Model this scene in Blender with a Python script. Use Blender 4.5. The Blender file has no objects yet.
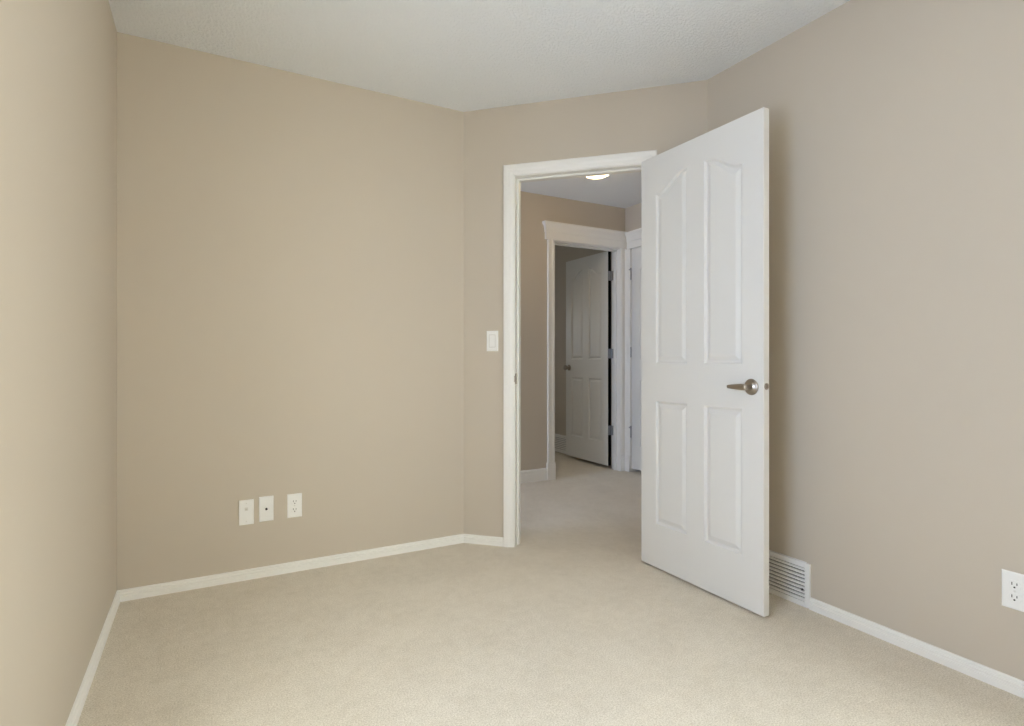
import bpy, bmesh, math
from mathutils import Vector, Matrix

PI = math.pi
C = bpy.context.scene.collection
S2 = math.sqrt(0.5)

# ------------------------------------------------------------------ camera, sky, exposure
YAW = 28.749
cam_data = bpy.data.cameras.new('camera')
cam_data.sensor_width = 36.0
cam_data.lens = 559.08 * 36.0 / 1024.0
cam_data.shift_y = -4.2 / 1024.0
cam_data.clip_start = 0.02
camera = bpy.data.objects.new('camera', cam_data)
C.objects.link(camera)
camera.location = (0.0, 0.0, 1.0397)
camera.rotation_euler = (math.radians(90), 0, math.radians(-YAW))
bpy.context.scene.camera = camera

sc = bpy.context.scene
sc.view_settings.view_transform = 'Standard'
sc.view_settings.look = 'None'
sc.view_settings.gamma = 1.0
sc.view_settings.use_curve_mapping = False
sc.view_settings.exposure = 0.0
sc.cycles.max_bounces = 16
sc.cycles.diffuse_bounces = 12

SKY_STRENGTH = 18.2
LAMP_HALL = 15.0
world = bpy.data.worlds.new('sky')
sc.world = world
world.use_nodes = True
wn, wl = world.node_tree.nodes, world.node_tree.links
wn.clear()
w_out = wn.new('ShaderNodeOutputWorld')
w_bg = wn.new('ShaderNodeBackground')
w_geo = wn.new('ShaderNodeTexCoord')
w_sep = wn.new('ShaderNodeSeparateXYZ')
w_ramp = wn.new('ShaderNodeValToRGB')
w_map = wn.new('ShaderNodeMapRange')
w_map.inputs['From Min'].default_value = -0.25
w_map.inputs['From Max'].default_value = 0.5
wl.new(w_geo.outputs['Generated'], w_sep.inputs[0])
wl.new(w_sep.outputs['Z'], w_map.inputs['Value'])
wl.new(w_map.outputs[0], w_ramp.inputs[0])
cr = w_ramp.color_ramp
cr.elements[0].position = 0.0
cr.elements[0].color = (0.76, 0.74, 0.69, 1)          # bright ground outside
cr.elements[1].position = 1.0
cr.elements[1].color = (0.94, 0.99, 0.98, 1)          # overcast sky
e = cr.elements.new(0.36)
e.color = (1.02, 0.99, 0.915, 1)
w_dir = wn.new('ShaderNodeMapRange')          # clear blue sky to one side, bright haze on the other
w_dir.inputs['From Min'].default_value = -0.25
w_dir.inputs['From Max'].default_value = -0.75
w_mix = wn.new('ShaderNodeMix'); w_mix.data_type = 'RGBA'
wl.new(w_sep.outputs['X'], w_dir.inputs['Value'])
wl.new(w_dir.outputs[0], w_mix.inputs['Factor'])
wl.new(w_ramp.outputs[0], w_mix.inputs['A'])
w_mix.inputs['B'].default_value = (0.345, 0.43, 0.615, 1)
wl.new(w_mix.outputs['Result'], w_bg.inputs['Color'])
w_bg.inputs['Strength'].default_value = SKY_STRENGTH
wl.new(w_bg.outputs[0], w_out.inputs[0])

# ------------------------------------------------------------------ measures (metres)
H = 2.44
UL, VB, UC, UR = -0.332, 2.913, 1.2855, 2.2088
VR = VB - (UR - UC)
REAR = -1.5
WT = 0.115                      # wall thickness
H1V, H2U = 4.06, 3.43           # hall walls
D2L, D2R = 2.645, 3.363         # second doorway, in the hall wall
D3L, D3R = 3.25, 3.98           # closet doorway, in the landing wall (v)
S_L, S_R = 0.303, 1.012         # first doorway along the angled wall
DOOR_H = 2.046

WIN_V0, WIN_V1, WIN_Z0, WIN_Z1 = 0.35, 1.20, 0.40, 2.00      # window in the left wall, just outside the frame

WR = (-1.20, 0.30, 0.70, 2.00)               # window in the right wall, behind the camera

def portal(name, loc, rot, sx, sy):
    d = bpy.data.lights.new(name, 'AREA')
    d.shape = 'RECTANGLE'
    d.size, d.size_y = sx, sy
    d.cycles.is_portal = True
    o = bpy.data.objects.new(name, d)
    C.objects.link(o)
    o.location, o.rotation_euler = loc, rot
    return o
portal('window_daylight', (UL-WT-0.01, (WIN_V0+WIN_V1)/2, (WIN_Z0+WIN_Z1)/2), (math.radians(90), 0, math.radians(-90)), WIN_V1-WIN_V0, WIN_Z1-WIN_Z0)

# ------------------------------------------------------------------ materials
def new_mat(name):
    m = bpy.data.materials.new(name)
    m.use_nodes = True
    nt = m.node_tree
    return m, nt.nodes, nt.links, nt.nodes['Principled BSDF']

def srgb(r, g, b):
    f = lambda c: c/12.92 if c <= 0.04045 else ((c+0.055)/1.055)**2.4
    return (f(r/255), f(g/255), f(b/255), 1)

def noise(n, l, coord, scale, detail=3, rough=0.55):
    t = n.new('ShaderNodeTexNoise')
    t.inputs['Scale'].default_value = scale
    t.inputs['Detail'].default_value = detail
    t.inputs['Roughness'].default_value = rough
    l.new(coord, t.inputs['Vector'])
    return t

def painted(name, col, rough, bumps, spec=0.3, dist=0.001):
    m, n, l, b = new_mat(name)
    b.inputs['Base Color'].default_value = col
    b.inputs['Roughness'].default_value = rough
    b.inputs['Specular IOR Level'].default_value = spec
    tc = n.new('ShaderNodeTexCoord')
    last = None
    for scale, strength, detail in bumps:
        t = noise(n, l, tc.outputs['Object'], scale, detail)
        bp = n.new('ShaderNodeBump')
        bp.inputs['Strength'].default_value = strength
        bp.inputs['Distance'].default_value = dist
        l.new(t.outputs[0], bp.inputs['Height'])
        if last:
            l.new(last.outputs[0], bp.inputs['Normal'])
        last = bp
    if last:
        l.new(last.outputs[0], b.inputs['Normal'])
    return m

M_WALL = painted('beige_wall_paint', srgb(198, 188.2, 173.5), 0.62, [(140, 0.10, 2)], 0.25)
M_TRIM = painted('white_trim_paint', srgb(238, 236.5, 232), 0.38, [(60, 0.03, 1)], 0.4)
M_DOOR = painted('white_door_paint', srgb(225, 224, 221), 0.42, [(220, 0.05, 2)], 0.4)
M_PLASTIC = painted('white_plastic', srgb(236, 236, 234), 0.32, [], 0.5)
M_VENT = painted('white_enamel', srgb(236, 235, 232), 0.4, [], 0.45)
M_DARK = painted('dark_void', srgb(42, 38, 34), 0.8, [], 0.1)
M_EDGE_STRIP = painted('near_black_edge', srgb(12, 10, 9), 0.9, [], 0.05)
M_SLOT = painted('slot_black', srgb(40, 38, 36), 0.6, [], 0.2)
M_GROOVE = painted('off_white_plastic', srgb(222, 221, 217), 0.5, [], 0.3)  # slightly greyer plastic for screws, jack and cable socket

def metal(name, col, rough, metallic=1.0):
    m, n, l, b = new_mat(name)
    b.inputs['Base Color'].default_value = col
    b.inputs['Metallic'].default_value = metallic
    b.inputs['Roughness'].default_value = rough
    return m
M_NICKEL = metal('satin_nickel', srgb(170, 160, 148), 0.32)
M_HINGE = metal('brushed_steel', srgb(165, 165, 168), 0.38)

def ceiling_material():
    m, n, l, b = new_mat('textured_ceiling_paint')
    b.inputs['Base Color'].default_value = srgb(240, 243, 246)
    b.inputs['Roughness'].default_value = 0.85
    b.inputs['Specular IOR Level'].default_value = 0.15
    tc = n.new('ShaderNodeTexCoord')
    t1 = noise(n, l, tc.outputs['Object'], 80, 5, 0.65)
    ramp = n.new('ShaderNodeValToRGB')
    ramp.color_ramp.elements[0].position = 0.42
    ramp.color_ramp.elements[1].position = 0.60
    l.new(t1.outputs[0], ramp.inputs[0])
    b1 = n.new('ShaderNodeBump')
    b1.inputs['Strength'].default_value = 0.75
    b1.inputs['Distance'].default_value = 0.004
    l.new(ramp.outputs[0], b1.inputs['Height'])
    l.new(b1.outputs[0], b.inputs['Normal'])
    return m
M_CEIL = ceiling_material()

def carpet_material():
    m, n, l, b = new_mat('cream_cut_pile_carpet')
    b.inputs['Roughness'].default_value = 1.0
    b.inputs['Specular IOR Level'].default_value = 0.05
    b.inputs['Sheen Weight'].default_value = 0.15
    b.inputs['Sheen Roughness'].default_value = 0.6
    tc = n.new('ShaderNodeTexCoord')
    fine = noise(n, l, tc.outputs['Object'], 215, 4, 0.7)
    mid = noise(n, l, tc.outputs['Object'], 26, 4, 0.6)
    big = noise(n, l, tc.outputs['Object'], 4.5, 5, 0.62)
    mix1 = n.new('ShaderNodeMix'); mix1.data_type = 'RGBA'
    r1 = n.new('ShaderNodeMapRange')
    r1.inputs['From Min'].default_value = 0.36; r1.inputs['From Max'].default_value = 0.62
    l.new(fine.outputs[0], r1.inputs['Value'])
    l.new(r1.outputs[0], mix1.inputs['Factor'])
    mix1.inputs['A'].default_value = srgb(199, 187.5, 168)
    mix1.inputs['B'].default_value = srgb(237, 229, 214)
    mix2 = n.new('ShaderNodeMix'); mix2.data_type = 'RGBA'; mix2.blend_type = 'MULTIPLY'
    mix2.inputs['Factor'].default_value = 1.0
    r2 = n.new('ShaderNodeValToRGB')
    r2.color_ramp.elements[0].position = 0.36; r2.color_ramp.elements[0].color = (0.90, 0.89, 0.87, 1)
    r2.color_ramp.elements[1].position = 0.60; r2.color_ramp.elements[1].color = (1, 1, 1, 1)
    add = n.new('ShaderNodeMath'); add.operation = 'ADD'
    h = n.new('ShaderNodeMath'); h.operation = 'MULTIPLY'; h.inputs[1].default_value = 0.5
    h2 = n.new('ShaderNodeMath'); h2.operation = 'MULTIPLY'; h2.inputs[1].default_value = 0.5
    l.new(mid.outputs[0], h.inputs[0]); l.new(big.outputs[0], h2.inputs[0])
    l.new(h.outputs[0], add.inputs[0]); l.new(h2.outputs[0], add.inputs[1])
    l.new(add.outputs[0], r2.inputs[0])
    l.new(mix1.outputs['Result'], mix2.inputs['A'])
    l.new(r2.outputs[0], mix2.inputs['B'])
    l.new(mix2.outputs['Result'], b.inputs['Base Color'])
    bp = n.new('ShaderNodeBump')
    bp.inputs['Strength'].default_value = 0.6
    bp.inputs['Distance'].default_value = 0.004
    l.new(fine.outputs[0], bp.inputs['Height'])
    bp2 = n.new('ShaderNodeBump')
    bp2.inputs['Strength'].default_value = 0.35
    bp2.inputs['Distance'].default_value = 0.006
    l.new(mid.outputs[0], bp2.inputs['Height'])
    l.new(bp2.outputs[0], bp.inputs['Normal'])
    l.new(bp.outputs[0], b.inputs['Normal'])
    return m
M_CARPET = carpet_material()

def glass_material():
    m, n, l, b = new_mat('window_glass')
    n.remove(b)
    tr = n.new('ShaderNodeBsdfTransparent')
    tr.inputs[0].default_value = (0.95, 0.97, 0.97, 1)
    gl = n.new('ShaderNodeBsdfGlossy'); gl.inputs['Roughness'].default_value = 0.02
    mx = n.new('ShaderNodeMixShader'); mx.inputs[0].default_value = 0.06
    l.new(tr.outputs[0], mx.inputs[1]); l.new(gl.outputs[0], mx.inputs[2])
    l.new(mx.outputs[0], n['Material Output'].inputs[0])
    return m
M_GLASS = glass_material()

def lamp_material(name, strength, col):
    m, n, l, b = new_mat(name)
    b.inputs['Base Color'].default_value = (0.9, 0.88, 0.84, 1)
    b.inputs['Emission Color'].default_value = col
    b.inputs['Emission Strength'].default_value = strength
    return m
M_LAMP = lamp_material('lit_hall_dome', LAMP_HALL, (1.0, 0.72, 0.38, 1))

# ------------------------------------------------------------------ mesh helpers
def obj(name, bm, m, parent=None, smooth=False, bevel=0.0):
    bmesh.ops.recalc_face_normals(bm, faces=bm.faces)
    me = bpy.data.meshes.new(name)
    bm.to_mesh(me)
    bm.free()
    me.materials.append(m)
    if smooth:
        for p in me.polygons:
            p.use_smooth = True
    o = bpy.data.objects.new(name, me)
    C.objects.link(o)
    if parent:
        o.parent = parent
    if bevel:
        md = o.modifiers.new('bevel', 'BEVEL')
        md.width = bevel
        md.segments = 2
        md.limit_method = 'ANGLE'
        md.angle_limit = math.radians(40)
    return o

def empty(name, loc=(0, 0, 0), rz=0.0, parent=None):
    o = bpy.data.objects.new(name, None)
    o.empty_display_size = 0.1
    C.objects.link(o)
    o.location = loc
    o.rotation_euler = (0, 0, rz)
    if parent:
        o.parent = parent
    return o

def tag(o, label, cat, group=None, kind=None):
    o['label'] = label
    o['category'] = cat
    if group:
        o['group'] = group
    if kind:
        o['kind'] = kind
    return o

def struct(o, label, cat):
    return tag(o, label, cat, kind='structure')

def add_box(bm, x0, x1, y0, y1, z0, z1):
    v = [bm.verts.new(p) for p in ((x0, y0, z0), (x1, y0, z0), (x1, y1, z0), (x0, y1, z0),
                                   (x0, y0, z1), (x1, y0, z1), (x1, y1, z1), (x0, y1, z1))]
    for f in ((0, 3, 2, 1), (4, 5, 6, 7), (0, 1, 5, 4), (1, 2, 6, 5), (2, 3, 7, 6), (3, 0, 4, 7)):
        bm.faces.new([v[i] for i in f])

def bx(*a):
    bm = bmesh.new()
    add_box(bm, *a)
    return bm

def add_prism(bm, pts, z0, z1):
    """plan polygon pts [(x,y)] from z0 to z1"""
    a = [bm.verts.new((x, y, z0)) for x, y in pts]
    b = [bm.verts.new((x, y, z1)) for x, y in pts]
    bm.faces.new(a[::-1])
    bm.faces.new(b)
    n = len(pts)
    for i in range(n):
        bm.faces.new((a[i], a[(i+1) % n], b[(i+1) % n], b[i]))

def add_sweep(bm, path, prof, side, cap=True):
    """sweep a profile [(out, z)] along a plan polyline with mitred corners; side +1 puts `out` to the left of travel"""
    n = len(path)
    P = [Vector((p[0], p[1])) for p in path]
    dirs = [(P[i+1]-P[i]).normalized() for i in range(n-1)]
    nrm = [Vector((-d.y, d.x))*side for d in dirs]
    offs = []
    for i in range(n):
        if i == 0:
            offs.append(nrm[0])
        elif i == n-1:
            offs.append(nrm[-1])
        else:
            m = (nrm[i-1]+nrm[i]).normalized()
            offs.append(m/m.dot(nrm[i]))
    rings = [[bm.verts.new((P[i].x+offs[i].x*o, P[i].y+offs[i].y*o, z)) for o, z in prof] for i in range(n)]
    k = len(prof)
    for i in range(n-1):
        for j in range(k):
            bm.faces.new((rings[i][j], rings[i+1][j], rings[i+1][(j+1) % k], rings[i][(j+1) % k]))
    if cap:
        bm.faces.new(rings[0][::-1])
        bm.faces.new(rings[-1])

def add_lathe(bm, prof, origin, axis, seg=24):
    """revolve [(r, h)] about axis through origin"""
    axis = Vector(axis).normalized()
    t = Vector((0, 0, 1)) if abs(axis.z) < 0.9 else Vector((1, 0, 0))
    a = axis.cross(t).normalized()
    b = axis.cross(a)
    O = Vector(origin)
    rings = []
    for r, h in prof:
        if r < 1e-6:
            rings.append([bm.verts.new(O+axis*h)])
        else:
            rings.append([bm.verts.new(O+axis*h+(a*math.cos(2*PI*i/seg)+b*math.sin(2*PI*i/seg))*r) for i in range(seg)])
    for r0, r1 in zip(rings, rings[1:]):
        for i in range(seg):
            j = (i+1) % seg
            if len(r0) == 1 and len(r1) == 1:
                continue
            if len(r0) == 1:
                bm.faces.new((r0[0], r1[i], r1[j]))
            elif len(r1) == 1:
                bm.faces.new((r0[i], r0[j], r1[0]))
            else:
                bm.faces.new((r0[i], r0[j], r1[j], r1[i]))
    for r in (rings[0], rings[-1]):
        if len(r) > 2:
            bm.faces.new(r)

def add_loft(bm, sections):
    """closed loft through rings of 3-D points, capped"""
    rings = [[bm.verts.new(p) for p in s] for s in sections]
    k = len(rings[0])
    for r0, r1 in zip(rings, rings[1:]):
        for i in range(k):
            bm.faces.new((r0[i], r0[(i+1) % k], r1[(i+1) % k], r1[i]))
    bm.faces.new(rings[0][::-1])
    bm.faces.new(rings[-1])

# ------------------------------------------------------------------ walls, floor, ceiling
def A(s, d):
    """angled wall frame: s along the wall from the back corner, d depth towards the hall"""
    return (UC+(s+d)*S2, VB+(-s+d)*S2)
LA = (UR-UC)/S2                              # length of the angled wall, room side
K = WT*math.tan(math.radians(22.5))          # mitre of the outer face

C_IN, C_OUT = (UC, VB), A(K, WT)
R_IN, R_OUT = (UR, VR), A(LA+K, WT)
C_OUT = (UC+K, VB+WT)
R_OUT = (UR+WT, VR+K)

def prism_obj(name, pts, z0, z1, m, label, cat):
    bm = bmesh.new()
    add_prism(bm, pts, z0, z1)
    return struct(obj(name, bm, m), label, cat)

bm = bmesh.new()
add_prism(bm, [(UL-WT, WIN_V1), (UL, WIN_V1), (UL, VB), (UL-WT, VB+WT)], 0, H)
for v0, v1, z0, z1 in ((REAR-WT, WIN_V0, 0, H), (WIN_V0, WIN_V1, 0, WIN_Z0), (WIN_V0, WIN_V1, WIN_Z1, H)):
    add_box(bm, UL-WT, UL, v0, v1, z0, z1)
struct(obj('wall_left', bm, M_WALL), 'plain beige wall along the left edge of the picture', 'wall')
prism_obj('wall_back', [(UL, VB), C_IN, C_OUT, (UL-WT, VB+WT)], 0, H, M_WALL, 'beige back wall carrying a row of three white wall plates', 'wall')
bm = bmesh.new()
RO = 0.0101                                  # rough opening clears the jambs
add_prism(bm, [C_IN, A(S_L-RO, 0), A(S_L-RO, WT), C_OUT], 0, H)
add_prism(bm, [A(S_R+RO, 0), R_IN, R_OUT, A(S_R+RO, WT)], 0, H)
add_prism(bm, [A(S_L-RO, 0), A(S_R+RO, 0), A(S_R+RO, WT), A(S_L-RO, WT)], DOOR_H+RO, H)
struct(obj('wall_angled', bm, M_WALL), 'beige diagonal wall with the open doorway and light switch', 'wall')
bm = bmesh.new()
add_prism(bm, [(UR, WR[1]), (UR+WT, WR[1]), R_OUT, R_IN], 0, H)
for v0, v1, z0, z1 in ((REAR-WT, WR[0], 0, H), (WR[0], WR[1], 0, WR[2]), (WR[0], WR[1], WR[3], H)):
    add_box(bm, UR, UR+WT, v0, v1, z0, z1)
struct(obj('wall_right', bm, M_WALL), 'beige wall on the right behind the open white door', 'wall')
portal('right_daylight', (UR+WT+0.01, (WR[0]+WR[1])/2, (WR[2]+WR[3])/2), (math.radians(90), 0, math.radians(90)), WR[1]-WR[0], WR[3]-WR[2])

struct(obj('wall_rear', bx(UL, UR, REAR-WT, REAR, 0, H), M_WALL), 'beige wall behind the viewer', 'wall')

HALL_U0, HALL_V0 = -0.3, 0.6
bm = bmesh.new()
for u0, u1, z0, z1 in ((HALL_U0, D2L-0.0125, 0, H), (D2R+0.0125, H2U+WT, 0, H), (D2L-0.0125, D2R+0.0125, DOOR_H+0.021, H)):
    add_box(bm, u0, u1, H1V, H1V+WT, z0, z1)
struct(obj('wall_hall', bm, M_WALL), 'taupe hall wall seen through the doorway, around the half open inner door', 'wall')
bm = bmesh.new()
for v0, v1, z0, z1 in ((HALL_V0, D3L-0.0005, 0, H), (D3R+0.0005, H1V, 0, H), (D3L-0.0005, D3R+0.0005, DOOR_H+0.0045, H)):
    add_box(bm, H2U, H2U+WT, v0, v1, z0, z1)
struct(obj('wall_landing', bm, M_WALL), 'hall wall at the far right of the doorway holding the closed closet door', 'wall')
bm = bmesh.new()
add_box(bm, H2U+WT, H2U+WT+0.1, D3L-0.1, D3R+0.05, 0, H)
struct(obj('wall_closet', bm, M_WALL), 'wall backing the closed closet door', 'wall')
W5 = (3.13, 3.97, 0.55, 2.10)                # window added at the unseen left end to light the hall
bm = bmesh.new()
for v0, v1, z0, z1 in ((VB+WT, W5[0], 0, H), (W5[1], H1V+WT, 0, H), (W5[0], W5[1], 0, W5[2]), (W5[0], W5[1], W5[3], H)):
    add_box(bm, HALL_U0-WT, HALL_U0, v0, v1, z0, z1)
struct(obj('wall_hall_end', bm, M_WALL), 'wall closing the hidden left end of the hall', 'wall')
portal('hall_end_daylight', (HALL_U0-WT-0.01, (W5[0]+W5[1])/2, (W5[2]+W5[3])/2), (math.radians(90), 0, math.radians(-90)), W5[1]-W5[0], W5[3]-W5[2])
struct(obj('wall_landing_end', bx(UR+WT, H2U+WT, HALL_V0-WT, HALL_V0, 0, H), M_WALL), 'wall closing the hidden near end of the landing', 'wall')

FR_U0, FR_V1 = 0.9, 6.6                      # the room beyond the inner door
FR_U1 = H2U
W2 = (1.70, 2.30, 1.14, 1.68)                 # its window, on its back wall
struct(obj('wall_far_right', bx(FR_U1, FR_U1+WT, H1V+WT, FR_V1, 0, H), M_WALL), 'shaded wall behind the half open inner door, above the low grille', 'wall')
bm = bmesh.new()
for u0, u1, z0, z1 in ((FR_U0-WT, W2[0], 0, H), (W2[1], FR_U1+WT, 0, H), (W2[0], W2[1], 0, W2[2]), (W2[0], W2[1], W2[3], H)):
    add_box(bm, u0, u1, FR_V1, FR_V1+WT, z0, z1)
struct(obj('wall_far_back', bm, M_WALL), 'hidden back wall with a window in the room beyond the hall', 'wall')
struct(obj('wall_far_left', bx(FR_U0-WT, FR_U0, H1V+WT, FR_V1, 0, H), M_WALL), 'hidden left wall of the room beyond the hall', 'wall')
portal('far_window_daylight', ((W2[0]+W2[1])/2, FR_V1+WT+0.01, (W2[2]+W2[3])/2), (math.radians(90), 0, math.radians(180)), W2[1]-W2[0], W2[3]-W2[2])

struct(obj('floor', bx(UL-WT, H2U+WT+0.6, REAR-WT, FR_V1+WT, -0.12, 0), M_CARPET), 'cream cut pile carpet running from the room out into the hall', 'floor')
mid = 0.03
prism_obj('ceiling', [(UL-WT, REAR-WT), (UR+mid, REAR-WT), (UR+mid, VR+mid*0.4), (UC+mid*0.4, VB+mid), (UL-WT, VB+mid)], H, H+0.1, M_CEIL,
          'white textured ceiling over the near room', 'ceiling')
prism_obj('ceiling_hall', [(UR+mid, HALL_V0-WT), (H2U+WT+0.6, HALL_V0-WT), (H2U+WT+0.6, FR_V1+WT), (HALL_U0-WT, FR_V1+WT), (HALL_U0-WT, VB+mid), (UC+mid*0.4, VB+mid), (UR+mid, VR+mid*0.4)], H, H+0.1, M_CEIL,
          'white textured hall ceiling seen through the top of the doorway', 'ceiling')

# ------------------------------------------------------------------ baseboards
BASE = [(0, 0), (0.013, 0), (0.013, 0.0215), (0.0085, 0.0235), (0.0085, 0.0262), (0.0120, 0.0280), (0.0118, 0.0335), (0.0072, 0.0360), (0.0072, 0.0385), (0.0085, 0.0405), (0.0070, 0.0460), (0.003, 0.0478), (0, 0.0478)]
HBASE = [(0, 0), (0.014, 0), (0.014, 0.066), (0.0115, 0.071), (0.0105, 0.082), (0.0135, 0.088), (0.0125, 0.096), (0.007, 0.103), (0, 0.105)]
def baseboard(name, path, side, label, prof=BASE):
    bm = bmesh.new()
    add_sweep(bm, path, prof, side)
    return struct(obj(name, bm, M_TRIM), label, 'baseboard')
VENT_V0, VENT_V1 = 1.440, 1.795
CAS_W = 0.0585
S_CO, S_CI = 0.240, 0.2985                  # left casing, outer and inner edge
S_RI, S_RO = 1.017, 1.064                    # right casing
q = 0.013
baseboard('baseboard_left', [(UL, REAR), (UL, VB)], -1, 'white baseboard along the foot of the left wall')
baseboard('baseboard_back', [(UL, VB), C_IN], -1, 'white baseboard under the three wall plates')
baseboard('baseboard_angled', [C_IN, A(S_CO, 0)], -1, 'short white baseboard piece left of the doorway casing')
baseboard('baseboard_corner', [A(S_RO, 0), R_IN, (UR, VENT_V1)], -1, 'white baseboard in the corner hidden behind the open door')
baseboard('baseboard_right', [(UR, VENT_V0), (UR, REAR)], -1, 'white baseboard right of the floor level grille')
baseboard('baseboard_rear', [(UR, REAR), (UL, REAR)], -1, 'white baseboard behind the viewer')
baseboard('baseboard_hall', [(HALL_U0, H1V), (2.562, H1V)], -1, 'taller white baseboard on the hall wall left of the inner doorway', HBASE)
baseboard('baseboard_far', [(FR_U1, 5.31), (FR_U1, FR_V1)], 1, 'white baseboard beyond the grille in the far room', HBASE)

# ------------------------------------------------------------------ first doorway: jambs, stops, casing
def a_prism(bm, s0, s1, d0, d1, z0, z1):
    add_prism(bm, [A(s0, d0), A(s1, d0), A(s1, d1), A(s0, d1)], z0, z1)

def flat_casing_profile(w):
    """casing section across its width: (across, out)"""
    return [(0, 0), (0, 0.013), (0.006, 0.0165), (w*0.42, 0.0165), (w*0.52, 0.0145), (w*0.60, 0.0120), (w*0.86, 0.0105), (w*0.93, 0.0085), (w, 0.0065), (w, 0)]

trim = struct(empty('trim_1', (*A(0.65, 0), 0)), 'white casing and jambs framing the bedroom doorway', 'door frame')
def a_local(o):
    o.parent = trim
    o.matrix_parent_inverse = trim.matrix_basis.inverted()
    return o
JT = 0.010                                   # jambs sit inside the rough opening
bm = bmesh.new()
a_prism(bm, S_L-JT, S_L, 0, WT, 0, DOOR_H)
a_local(obj('jamb', bm, M_TRIM))
bm = bmesh.new()
a_prism(bm, S_R, S_R+JT, 0, WT, 0, DOOR_H)
a_local(obj('jamb', bm, M_TRIM))
bm = bmesh.new()
a_prism(bm, S_L-JT, S_R+JT, 0, WT, DOOR_H, DOOR_H+JT)
a_local(obj('head_jamb', bm, M_TRIM))
bm = bmesh.new()
a_prism(bm, S_L, S_L+0.011, 0.040, 0.075, 0, DOOR_H)
a_prism(bm, S_R-0.011, S_R, 0.040, 0.075, 0, DOOR_H)
a_prism(bm, S_L+0.011, S_R-0.011, 0.040, 0.075, DOOR_H-0.011, DOOR_H)
a_local(obj('door_stop', bm, M_TRIM, bevel=0.002))
CZ0, CZ1 = DOOR_H+0.004, DOOR_H+0.0645

def casing_a(depth0, out):
    """room-side (out=-1) or hall-side (out=+1) casing, mitred at the head"""
    sets = []
    for sgn, si, so in ((-1, S_CI, S_CO), (1, S_RI, S_RO)):
        bm = bmesh.new()
        w = abs(so-si)
        prof = flat_casing_profile(CAS_W)
        lo, hi = [], []
        for a, o in prof:
            x = a/CAS_W                       # 0 outer edge .. 1 inner edge
            s = so+(si-so)*x
            z = CZ1+(CZ0-CZ1)*x
            p = A(s, depth0+out*o)
            lo.append((p[0], p[1], 0.0))
            hi.append((p[0], p[1], z))
        add_loft(bm, [lo, hi])
        sets.append(a_local(obj('casing', bm, M_TRIM)))
    bm = bmesh.new()
    l_, r_ = [], []
    for a, o in flat_casing_profile(CAS_W):
        x = a/CAS_W
        z = CZ1+(CZ0-CZ1)*x
        p = A(S_CO+(S_CI-S_CO)*x, depth0+out*o)
        l_.append((p[0], p[1], z))
        p = A(S_RO+(S_RI-S_RO)*x, depth0+out*o)
        r_.append((p[0], p[1], z))
    add_loft(bm, [l_, r_])
    a_local(obj('head_casing', bm, M_TRIM))
casing_a(0.0, -1)
casing_a(WT, 1)
bm = bmesh.new()                             # strike plate let into the latch-side jamb, its lip folded round the edge
a_prism(bm, S_L-0.0005, S_L+0.0016, -0.0005, 0.030, 0.900, 0.958)
a_prism(bm, S_L-0.007, S_L+0.0016, -0.0020, 0.0005, 0.912, 0.946)
sp = a_local(obj('strike_plate', bm, M_NICKEL))
sp['label'] = 'nickel strike plate'

# ------------------------------------------------------------------ moulded four-panel doors
def ogee(x0, x1, z0, z1, rise_right):
    """top edge of an upper panel from (x0) to (x1): an ogee between z0 (low) and z1 (high)"""
    pts = []
    n = 16
    for i in range(n+1):
        t = i/n
        f = t if rise_right else 1-t
        # flat near the peak, a shallow dip near the low end
        k = 0.5-0.5*math.cos(PI*min(1, max(0, (f-0.02)/0.90)))
        z = z0+(z1-z0)*k
        pts.append((x0+(x1-x0)*t, z))
    return pts

RECESS = [(0.0, 0.0), (0.002, 0.0014), (0.008, 0.0085), (0.010, 0.0098), (0.015, 0.0098), (0.019, 0.0082), (0.032, 0.0028), (0.036, 0.0020)]
def panel_outlines(w, h, k=0.0):
    a, b, c, d = 0.146*w, 0.434*w, 0.574*w, 0.858*w
    lo0, lo1 = 0.106*h, 0.404*h
    up0, up1, up2 = 0.495*h, 0.905*h, 0.941*h
    res = []
    for x0, x1 in ((a, b), (c, d)):
        res.append([(x0+k, lo0+k), (x1-k, lo0+k), (x1-k, lo1-k), (x0+k, lo1-k)])
    res.append([(a+k, up0+k), (b-k, up0+k)]+ogee(a+k, b-k, up1-k, up2-k, True)[::-1])
    res.append([(c+k, up0+k), (d-k, up0+k)]+ogee(c+k, d-k, up1-k, up2-k, False)[::-1])
    return res

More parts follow.
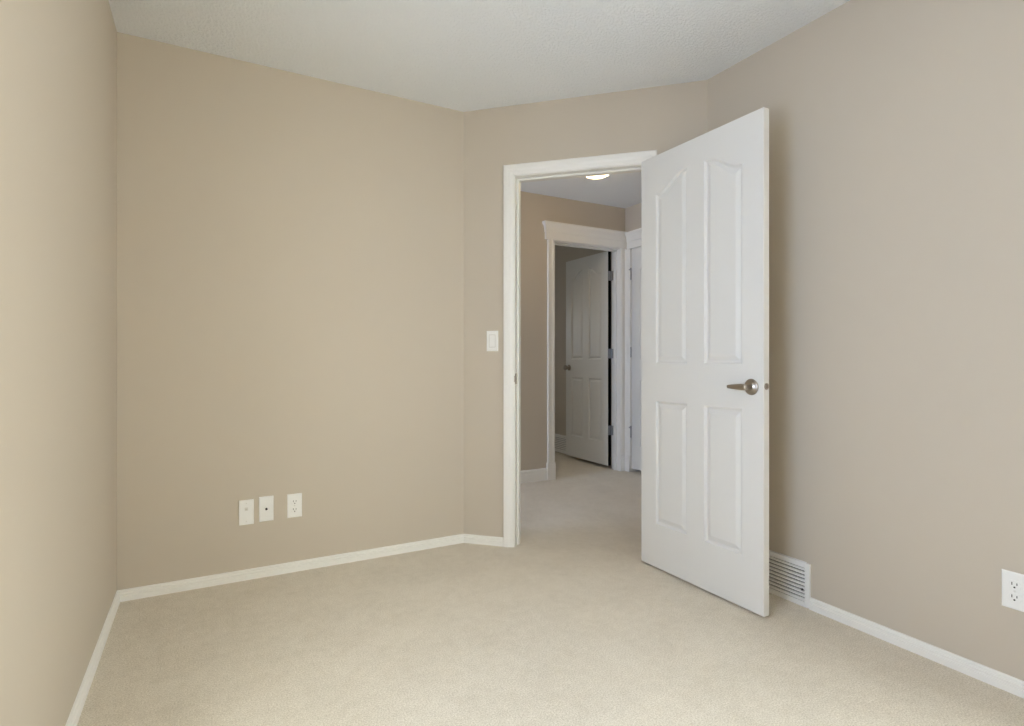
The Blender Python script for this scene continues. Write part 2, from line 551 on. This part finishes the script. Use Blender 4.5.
def door_slab_mesh(w, h, t, y0):
    """slab from x 0..w, y y0..y0+t, z 0..h with four moulded panels on both faces"""
    bm = bmesh.new()
    e = 0.0015
    for face in (0, 1):
        Y = y0 if face == 0 else y0+t
        sg = 1 if face == 0 else -1            # into the slab
        edges = []
        rect = [bm.verts.new((x, Y, z)) for x, z in ((e, e), (w-e, e), (w-e, h-e), (e, h-e))]
        for i in range(4):
            edges.append(bm.edges.new((rect[i], rect[(i+1) % 4])))
        for pi in range(4):
            prev = None
            for ins, dep in RECESS:
                pts = panel_outlines(w, h, ins)[pi]
                ring = [bm.verts.new((x, Y+sg*dep, z)) for x, z in pts]
                if prev is None:
                    for i in range(len(ring)):
                        edges.append(bm.edges.new((ring[i], ring[(i+1) % len(ring)])))
                else:
                    for i in range(len(ring)):
                        j = (i+1) % len(ring)
                        bm.faces.new((prev[i], prev[j], ring[j], ring[i]))
                prev = ring
            bm.faces.new(prev)
        bmesh.ops.triangle_fill(bm, use_beauty=True, use_dissolve=False, edges=edges)
        if face == 0:
            r0 = rect
        else:
            r1 = rect
    # eased edges and the four narrow sides
    m0 = [bm.verts.new((x, y0+e, z)) for x, z in ((0, 0), (w, 0), (w, h), (0, h))]
    m1 = [bm.verts.new((x, y0+t-e, z)) for x, z in ((0, 0), (w, 0), (w, h), (0, h))]
    for a, b in ((r0, m0), (m0, m1), (m1, r1)):
        for i in range(4):
            j = (i+1) % 4
            bm.faces.new((a[i], a[j], b[j], b[i]))
    return bm

def add_hinge(bm, x, y, z, leaf_dirs, hh=0.089):
    """butt hinge: knuckled barrel at (x, y) and flat leaves given as boxes"""
    for k in range(5):
        z0 = z-hh/2+k*hh/5
        add_lathe(bm, [(0.0, z0+0.0004), (0.0055, z0+0.0004), (0.0062, z0+0.0012), (0.0062, z0+hh/5-0.0012), (0.0055, z0+hh/5-0.0004), (0.0, z0+hh/5-0.0004)], (x, y, 0), (0, 0, 1), 12)
    for z0, z1 in ((z-hh/2-0.004, z-hh/2), (z+hh/2, z+hh/2+0.004)):
        add_lathe(bm, [(0.0, z0), (0.0035, z0), (0.0048, (z0+z1)/2), (0.0035, z1), (0.0, z1)], (x, y, 0), (0, 0, 1), 10)
    for (x0, x1, y0, y1) in leaf_dirs:
        add_box(bm, x0, x1, y0, y1, z-hh/2, z+hh/2)

def lever_set(parent, x, z, y_face, out, toward):
    """lever handle standing off the face at y_face; out = +-1 away from it, toward = +-1 the way the lever points"""
    o = empty('lever_handle', (x, y_face, z), parent=parent)
    bm = bmesh.new()
    add_lathe(bm, [(0, 0), (0.0325, 0), (0.0335, 0.0025), (0.0315, 0.005), (0.026, 0.007), (0.019, 0.008), (0.0165, 0.011), (0, 0.011)], (0, 0, 0), (0, out, 0), 40)
    ro = obj('rose', bm, M_NICKEL, o, smooth=False)
    for p in ro.data.polygons:
        p.use_smooth = True
    bm = bmesh.new()
    add_lathe(bm, [(0, 0.012), (0.0115, 0.012), (0.0105, 0.020), (0.0115, 0.034), (0.0125, 0.044), (0.0115, 0.050), (0, 0.051)], (0, 0, 0), (0, out, 0), 28)
    obj('neck', bm, M_NICKEL, o, smooth=True)
    bm = bmesh.new()
    secs = []
    for t, hh, th, dz, dy in ((-0.010, 0.008, 0.005, 0, 0.0), (0.0, 0.0125, 0.0072, 0, 0.0), (0.014, 0.0132, 0.0070, 0.0002, 0.001), (0.036, 0.0118, 0.0064, 0.0, 0.001), (0.064, 0.0092, 0.0056, -0.0005, -0.001), (0.083, 0.0074, 0.0048, -0.001, -0.004), (0.089, 0.0055, 0.0035, -0.001, -0.006), (0.091, 0.002, 0.0015, -0.001, -0.0065)):
        ring = []
        for i in range(16):
            a = 2*PI*i/16
            ca, sa = math.cos(a), math.sin(a)
            f = lambda c: math.copysign(abs(c)**0.75, c)
            ring.append((toward*t, out*(0.044+dy+th*f(ca)), dz+hh*f(sa)))
        secs.append(ring)
    add_loft(bm, secs)
    obj('lever', bm, M_NICKEL, o, smooth=True)
    o['label'] = 'satin nickel lever handle'
    return o

def round_knob(parent, x, z, y_face, out):
    o = empty('door_knob', (x, y_face, z), parent=parent)
    bm = bmesh.new()
    add_lathe(bm, [(0, 0), (0.031, 0), (0.031, 0.004), (0.026, 0.008), (0.012, 0.010), (0, 0.010)], (0, 0, 0), (0, out, 0), 28)
    obj('rose', bm, M_NICKEL, o, smooth=True)
    bm = bmesh.new()
    add_lathe(bm, [(0, 0.008), (0.011, 0.008), (0.010, 0.026), (0.016, 0.031), (0.0245, 0.038), (0.027, 0.047), (0.0255, 0.056), (0.019, 0.062), (0.008, 0.065), (0, 0.065)], (0, 0, 0), (0, out, 0), 28)
    obj('knob', bm, M_NICKEL, o, smooth=True)
    o['label'] = 'nickel round knob'
    return o

def door_leaf(name, loc, rz, w, h, z0, y0, label):
    d = struct(empty(name, loc, math.radians(rz)), label, 'door')
    s = obj('door_panel', door_slab_mesh(w, h, 0.035, y0), M_DOOR, d)
    s.location.z = z0
    return d

# the big door, swung 135 degrees into the room
PIN1 = (1.9945, 2.187)
d1 = door_leaf('door_1', (PIN1[0], PIN1[1], 0), -90, 0.714, 2.036, 0.009, -0.0415, 'large white four panel door swung wide open into the room')
lever_set(d1, 0.658, 0.925, -0.0415, -1, -1)
lever_set(d1, 0.658, 0.925, -0.0065, 1, -1)
bm = bmesh.new()
add_lathe(bm, [(0, 0), (0.0135, 0), (0.0135, 0.0012), (0.0115, 0.0016), (0, 0.0016)], (0.714, -0.024, 0.929), (1, 0, 0), 28)
lp = obj('latch_plate', bm, M_NICKEL, d1)
bm = bmesh.new()
for i in (0,):
    prof = [(0.7155, -0.0300), (0.7155, -0.0180), (0.7270, -0.0300+0.003), (0.7270, -0.0300)]
    add_prism(bm, [(0.7155, -0.0305), (0.7255, -0.0305), (0.7255, -0.0265), (0.7165, -0.0175), (0.7155, -0.0175)], 0.9215, 0.9365)
lb = obj('latch_bolt', bm, M_NICKEL, lp)
lp['label'] = 'round nickel latch'
for z in (0.25, 1.03, 1.83):
    bm = bmesh.new()
    add_hinge(bm, 0, 0, z, [(-0.0022, -0.0006, -0.036, -0.003)])
    obj('hinge', bm, M_HINGE, d1)

# the inner door, standing open into the room beyond the hall
d2 = door_leaf('door_2', (D2R, H1V+WT+0.010, 0), 90, 0.700, 2.028, 0.030, 0.0015, 'white inner door standing half open beyond the hall, with dark hinge edge')
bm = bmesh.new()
add_box(bm, -0.0035, -0.0003, 0.003, 0.0345, 0.031, 2.056)  # added near-black strip for the dark line at the hinge edge
es = obj('dark_edge_strip', bm, M_EDGE_STRIP, d2)
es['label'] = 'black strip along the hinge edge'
round_knob(d2, 0.640, 0.948, 0.0365, 1)
round_knob(d2, 0.640, 0.948, 0.0015, -1)
for z in (0.365, 1.089, 1.822):
    bm = bmesh.new()
    add_hinge(bm, -0.008, -0.001, z, [(-0.0062, -0.0036, 0.002, 0.040), (-0.045, -0.008, -0.0003, 0.0022)])
    obj('hinge', bm, M_HINGE, d2)

# the closed closet door
d3 = door_leaf('door_3', (H2U+0.004, D3R-0.004, 0), -90, D3R-D3L-0.008, 2.012, 0.034, 0.0, 'closed white closet door just past the inner doorway, mostly hidden by the open door')
for z in (0.362, 1.10, 1.812):
    bm = bmesh.new()
    add_hinge(bm, -0.001, -0.0075, z, [])
    if z != 1.10:                             # hinge-pin door stops: a rod with rubber tips
        add_lathe(bm, [(0, -0.046), (0.0085, -0.046), (0.0085, -0.034), (0.0055, -0.033), (0.0055, 0.012), (0, 0.012)], (-0.001, -0.017, z+0.046), (1, -0.25, 0), 10)
        add_lathe(bm, [(0, 0.044), (0.008, 0.044), (0.008, 0.062), (0, 0.062)], (-0.001, -0.0085, z), (0, 0, 1), 12)
    obj('hinge', bm, M_HINGE, d3)
lever_set(d3, 0.655, 0.93, 0.0, -1, -1)

# ------------------------------------------------------------------ hall door frames: fluted casings, plinth blocks, headers with crown
def box_obj(name, parent, m, *b, bevel=0.0):
    o = obj(name, bx(*b), m, bevel=bevel)
    o.parent = parent
    o.matrix_parent_inverse = parent.matrix_basis.inverted()
    return o
def under(o, parent):
    o.parent = parent
    o.matrix_parent_inverse = parent.matrix_basis.inverted()
    return o

t2 = struct(empty('trim_2', ((D2L+D2R)/2, H1V, 0)), 'white casing with crowned header around the inner doorway in the hall', 'door frame')
JH = DOOR_H+0.016
for x0, x1 in ((D2L, D2L+0.012), (D2R-0.0005, D2R+0.012)):
    box_obj('jamb', t2, M_TRIM, x0-0.012 if x0 == D2L else x0, x1-0.012 if x0 == D2L else x1, H1V-0.001, H1V+WT, 0, JH)
box_obj('head_jamb', t2, M_TRIM, D2L-0.012, D2R+0.012, H1V-0.001, H1V+WT, JH-0.010, JH+0.004)
bm = bmesh.new()
add_box(bm, D2L, D2L+0.011, H1V+0.035, H1V+0.075, 0, JH-0.010)
add_box(bm, D2R-0.011, D2R, H1V+0.035, H1V+0.075, 0, JH-0.010)
add_box(bm, D2L, D2R, H1V+0.035, H1V+0.075, JH-0.021, JH-0.010)
under(obj('door_stop', bm, M_TRIM), t2)

def ridged_casing(w):
    """(across, out): raised outer bead, flat field, inner bead"""
    return [(0, 0), (0, 0.016), (0.004, 0.019), (0.011, 0.019), (0.014, 0.015), (w*0.40, 0.0135), (w*0.60, 0.0135), (w-0.024, 0.0165), (w-0.014, 0.0165), (w-0.010, 0.012), (w-0.002, 0.011), (w, 0.009), (w, 0)]
PLH = 0.150
def h1_casing(u_out, u_in, z0, z1):
    bm = bmesh.new()
    w = abs(u_in-u_out)
    sg = 1 if u_in > u_out else -1
    lo, hi = [], []
    for a, o in ridged_casing(w):
        lo.append((u_out+sg*a, H1V-o, z0))
        hi.append((u_out+sg*a, H1V-o, z1))
    add_loft(bm, [lo, hi])
    return under(obj('casing', bm, M_TRIM), t2)
HD0, HD1, HD2 = 2.062, 2.130, 2.212          # header board foot, crown foot, crown top
h1_casing(2.571, D2L-0.001, PLH, HD0)
h1_casing(H2U-0.001, D2R+0.001, PLH, HD0)
box_obj('plinth_block', t2, M_TRIM, 2.562, D2L+0.001, H1V-0.023, H1V, 0, PLH, bevel=0.003)
box_obj('plinth_block', t2, M_TRIM, D2R-0.001, H2U-0.001, H1V-0.023, H1V, 0, PLH, bevel=0.003)

CROWN = [(0, HD0), (0.020, HD0), (0.020, HD1-0.004), (0.024, HD1), (0.024, HD1+0.010), (0.027, HD1+0.030), (0.034, HD1+0.050), (0.042, HD1+0.062), (0.046, HD1+0.068), (0.046, HD2), (0, HD2)]
def header(name, u0, u1, parent):
    """header board and crown on the hall wall with a mitred return at the free end"""
    bm = bmesh.new()
    path = [(u0+0.022, H1V), (u0+0.022, H1V-0.0), (u1, H1V)]
    rings = []
    base = u0
    L, Rr = [], []
    for o, z in CROWN:
        L.append((u0+0.022-min(o, 0.046), H1V-o, z))
        Rr.append((u1-o if False else u1-0.0, H1V-o, z))
    # free end returns to the wall
    E = [(u0+0.022-o, H1V, z) for o, z in CROWN]
    add_loft(bm, [E, L, Rr])
    return under(obj(name, bm, M_TRIM), parent)
header('header', 2.545, H2U-0.0005, t2)

t3 = struct(empty('trim_3', (H2U, (D3L+D3R)/2, 0)), 'white casing and crowned header around the closed closet door', 'door frame')
def h2_piece(name, section, v0, v1):
    bm = bmesh.new()
    add_loft(bm, [[(H2U-o, v0, z) for o, z in section], [(H2U-o, v1, z) for o, z in section]])
    return under(obj(name, bm, M_TRIM), t3)
CROWN3 = [(o, z-0.012) for o, z in CROWN]
h2_piece('header', CROWN3, H1V-0.0465, D3L-0.10)
def h2_casing(v_out, v_in):
    bm = bmesh.new()
    w = abs(v_in-v_out)
    sg = 1 if v_in > v_out else -1
    lo, hi = [], []
    for a, o in ridged_casing(w):
        lo.append((H2U-o, v_out+sg*a, PLH))
        hi.append((H2U-o, v_out+sg*a, HD0-0.012))
    add_loft(bm, [lo, hi])
    return under(obj('casing', bm, M_TRIM), t3)
h2_casing(H1V-0.0235, D3R+0.001)
h2_casing(D3L-0.073, D3L-0.001)
box_obj('plinth_block', t3, M_TRIM, H2U-0.023, H2U, D3R-0.002, H1V-0.0235, 0, PLH, bevel=0.003)
box_obj('plinth_block', t3, M_TRIM, H2U-0.023, H2U, D3L-0.080, D3L+0.001, 0, PLH, bevel=0.003)
box_obj('jamb', t3, M_TRIM, H2U+0.002, H2U+WT, D3R-0.002, D3R, 0, DOOR_H+0.002)
box_obj('jamb', t3, M_TRIM, H2U+0.002, H2U+WT, D3L, D3L+0.002, 0, DOOR_H+0.002)
box_obj('head_jamb', t3, M_TRIM, H2U+0.002, H2U+WT, D3L, D3R, DOOR_H+0.001, DOOR_H+0.004)

# ------------------------------------------------------------------ wall plates (local: x across, -y out of the wall, z up)
def plate_mesh(w, h, t=0.0055, hole=None):
    bm = bmesh.new()
    def ring(k, y):
        return [(-w/2+k, -y, -h/2+k), (w/2-k, -y, -h/2+k), (w/2-k, -y, h/2-k), (-w/2+k, -y, h/2-k)]
    add_loft(bm, [ring(0, 0), ring(0, t*0.45), ring(0.0022, t*0.85), ring(0.005, t)])
    return bm

def screw(parent, x, z, y):
    bm = bmesh.new()
    add_lathe(bm, [(0, 0), (0.0034, 0), (0.0032, 0.0009), (0.0015, 0.0013), (0, 0.0013)], (x, -y, z), (0, -1, 0), 14)
    s = obj('screw', bm, M_GROOVE, parent)
    return s

def outlet(loc, rz, label):
    o = tag(empty('power_outlet', loc, rz), label, 'outlet')
    obj('wall_plate', plate_mesh(0.0675, 0.1150), M_PLASTIC, o)
    for zc in (0.0195, -0.0195):
        bm = bmesh.new()
        ring = []
        for y in (0.0052, 0.0074, 0.0080):
            k = 0.0 if y < 0.0076 else 0.0012
            pts = []
            for i in range(32):
                a = 2*PI*i/32
                x, z = 0.0172*math.cos(a), 0.0172*math.sin(a)
                z = max(-0.0135, min(0.0135, z))
                pts.append((x*(1-k/0.0172), -y, zc+z*(1-k/0.0135)))
            ring.append(pts)
        add_loft(bm, ring)
        r = obj('receptacle', bm, M_PLASTIC, o)
        for x, hh in ((-0.0062, 0.0088), (0.0062, 0.0072)):
            obj('slot', bx(x-0.0011, x+0.0011, -0.0083, -0.0070, zc+0.0035-hh/2, zc+0.0035+hh/2), M_SLOT, r)
        bm = bmesh.new()
        add_lathe(bm, [(0, 0.0070), (0.0027, 0.0070), (0.0027, 0.0083), (0, 0.0083)], (0, 0, zc-0.0072), (0, -1, 0), 16)
        obj('slot', bm, M_SLOT, r)
    screw(o, 0, 0, 0.0055)
    return o

# back wall: phone plate, cable plate, outlet; right wall: outlet
outlet((0.383, VB, 0.3215), 0.0, 'white duplex power outlet, last and rightmost of the three plates low on the back wall')
outlet((UR, 0.771, 0.318), math.radians(-90), 'white duplex power outlet alone on the right wall, cut by the picture edge')

o = tag(empty('phone_jack_plate', (0.1695, VB, 0.3165), 0.0), 'white wall plate with small flush phone jack, leftmost on the back wall', 'wall plate')
obj('wall_plate', plate_mesh(0.0640, 0.1170), M_PLASTIC, o)
bm = bmesh.new()
add_box(bm, -0.0075, 0.0075, -0.0064, -0.0050, 0.0080, 0.0240)
j = obj('jack', bm, M_GROOVE, o, bevel=0.0008)
obj('opening', bx(-0.0045, 0.0045, -0.0066, -0.0060, 0.0105, 0.0185), painted('jack_shadow_plastic', srgb(205, 202, 194), 0.6, []), j)
screw(o, 0, 0.0425, 0.0055)
screw(o, 0, -0.0425, 0.0055)

o = tag(empty('cable_jack_plate', (0.2560, VB, 0.3220), 0.0), 'white wall plate with dark round cable socket, middle of three on back wall', 'wall plate')
obj('wall_plate', plate_mesh(0.0640, 0.1190), M_PLASTIC, o)
bm = bmesh.new()
add_lathe(bm, [(0, 0.0050), (0.0075, 0.0050), (0.0075, 0.0068), (0.0062, 0.0074), (0, 0.0074)], (0, 0, 0.0005), (0, -1, 0), 6)
k = obj('socket', bm, M_GROOVE, o)
bm = bmesh.new()
add_lathe(bm, [(0, 0.0070), (0.0050, 0.0070), (0.0050, 0.0125), (0.0040, 0.0132), (0, 0.0132)], (0, 0, 0.0005), (0, -1, 0), 18)
kk = obj('thread', bm, M_SLOT, k)
kk['label'] = 'dark threaded cable socket'

# light switch on the angled wall
p = A(0.172, 0)
o = tag(empty('light_switch', (p[0], p[1], 1.139), math.radians(-45)), 'white rocker light switch beside the doorway casing', 'light switch')
obj('wall_plate', plate_mesh(0.0680, 0.1140), M_PLASTIC, o)
obj('rocker_frame', bx(-0.0185, 0.0185, -0.0060, -0.0045, -0.0355, 0.0355), painted('switch_gap_plastic', srgb(200, 198, 193), 0.5, []), o)
bm = bmesh.new()
add_loft(bm, [[(-0.0160, -0.0050, z), (0.0160, -0.0050, z), (0.0160, -y, z), (-0.0160, -y, z)] for z, y in ((-0.0330, 0.0085), (0.0, 0.0066), (0.0330, 0.0072))])
obj('rocker', bm, M_PLASTIC, o, bevel=0.0008)

# ------------------------------------------------------------------ wall grilles
def grille(name, loc, rz, w, h, n, label, fill):
    """local: x across (0..w), -y out of the wall, z up from the floor"""
    o = tag(empty(name, loc, rz), label, 'air vent')
    bw, bt, bb = 0.022, 0.020, 0.020
    bm = bmesh.new()
    t = 0.012
    for x0, x1, z0, z1 in ((0, bw, 0, h), (w-bw, w, 0, h), (bw, w-bw, 0, bb), (bw, w-bw, h-bt, h)):
        add_box(bm, x0, x1, -t, 0, z0, z1)
    bmesh.ops.remove_doubles(bm, verts=bm.verts, dist=1e-5)
    obj('grille_frame', bm, M_VENT, o, bevel=0.0025)
    obj('duct_opening', bx(bw, w-bw, -0.0015, -0.0002, bb, h-bt), M_DARK, o)
    pitch = (h-bb-bt)/n
    for i in range(n):
        zc = bb+pitch*(i+0.5)
        a = pitch*fill
        bm = bmesh.new()
        secs = []
        for x in (bw-0.001, w-bw+0.001):
            secs.append([(x, -0.0018, zc+a), (x, -0.0095, zc+a), (x, -0.0112, zc+a*0.5), (x, -0.0112, zc-a*0.7), (x, -0.0098, zc-a), (x, -0.0088, zc-a*0.2), (x, -0.0018, zc+a*0.3)])
        add_loft(bm, secs)
        obj('louver', bm, M_VENT, o)
    return o, bw, w
g, bw, w = grille('air_vent', (UR, VENT_V1, 0.002), math.radians(-90), VENT_V1-VENT_V0, 0.183, 9, 'white louvered wall grille at floor level behind the open door', 0.32)
bm = bmesh.new()
add_box(bm, w-bw-0.012, w-bw-0.007, -0.0165, -0.0090, 0.066, 0.074)
lv = obj('damper_lever', bm, M_SLOT, g, bevel=0.001)
lv['label'] = 'tiny dark damper lever'
grille('air_vent', (FR_U1, 5.30, 0.010), math.radians(-90), 0.36, 0.195, 8, 'low white return grille glimpsed behind the half open inner door', 0.37)

# ------------------------------------------------------------------ hall ceiling light
def dome_light(loc, m, label):
    o = tag(empty('ceiling_light', (loc[0], loc[1], H)), label, 'ceiling light')
    bm = bmesh.new()
    add_lathe(bm, [(0, 0), (0.150, 0), (0.152, -0.010), (0.149, -0.022), (0.140, -0.024), (0, -0.024)], (0, 0, 0), (0, 0, 1), 48)
    obj('base_pan', bm, M_TRIM, o, smooth=True)
    bm = bmesh.new()
    R, D = 0.138, 0.102
    add_lathe(bm, [(R*math.sin(a), -0.023-D*math.cos(a)) for a in [i*(PI/2)/12 for i in range(12, -1, -1)]], (0, 0, 0), (0, 0, 1), 48)
    obj('glass_dome', bm, m, o, smooth=True)
    return o
dome_light((2.415, 3.165), M_LAMP, 'lit round frosted dome light on the hall ceiling')

# ------------------------------------------------------------------ windows
def window(name, parent_loc, rz, w, z0, z1, label):
    """local: x across, y 0 at the room face of the wall and -WT outside... room side is +y"""
    o = struct(empty(name, parent_loc, rz), label, 'window')
    f = 0.055
    y0, y1 = -WT+0.01, -0.035
    bm = bmesh.new()
    for a in ((-w/2, -w/2+f, z0, z1), (w/2-f, w/2, z0, z1), (-w/2+f, w/2-f, z0, z0+f), (-w/2+f, w/2-f, z1-f, z1), (-0.03, 0.03, z0+f, z1-f)):
        add_box(bm, a[0], a[1], y0, y1, a[2], a[3])
    obj('window_frame', bm, M_TRIM, o)
    for x0, x1 in ((-w/2+f, -0.03), (0.03, w/2-f)):
        obj('pane', bx(x0, x1, -0.078, -0.072, z0+f, z1-f), M_GLASS, o)
    obj('window_sill', bx(-w/2-0.05, w/2+0.05, -0.035, 0.035, z0-0.022, z0), M_TRIM, o, bevel=0.004)
    bm = bmesh.new()
    for a in ((-w/2-0.07, -w/2, z0, z1+0.07), (w/2, w/2+0.07, z0, z1+0.07), (-w/2, w/2, z1, z1+0.07)):
        add_box(bm, a[0], a[1], 0, 0.015, a[2], a[3])
    obj('window_casing', bm, M_TRIM, o)
    return o
window('window_1', (UL, (WIN_V0+WIN_V1)/2, 0), math.radians(-90), WIN_V1-WIN_V0, WIN_Z0, WIN_Z1, 'narrow tall window in the left wall beside the viewer')
window('window_2', ((W2[0]+W2[1])/2, FR_V1, 0), math.radians(180), W2[1]-W2[0], W2[2], W2[3], 'small window lighting the room beyond the hall')
window('window_3', (UR, (WR[0]+WR[1])/2, 0), math.radians(90), WR[1]-WR[0], WR[2], WR[3], 'wide window in the right wall behind the viewer')
window('added_hall_window', (HALL_U0, (W5[0]+W5[1])/2, 0), math.radians(-90), W5[1]-W5[0], W5[2], W5[3], 'tall added window lighting the hall from its unseen left end')
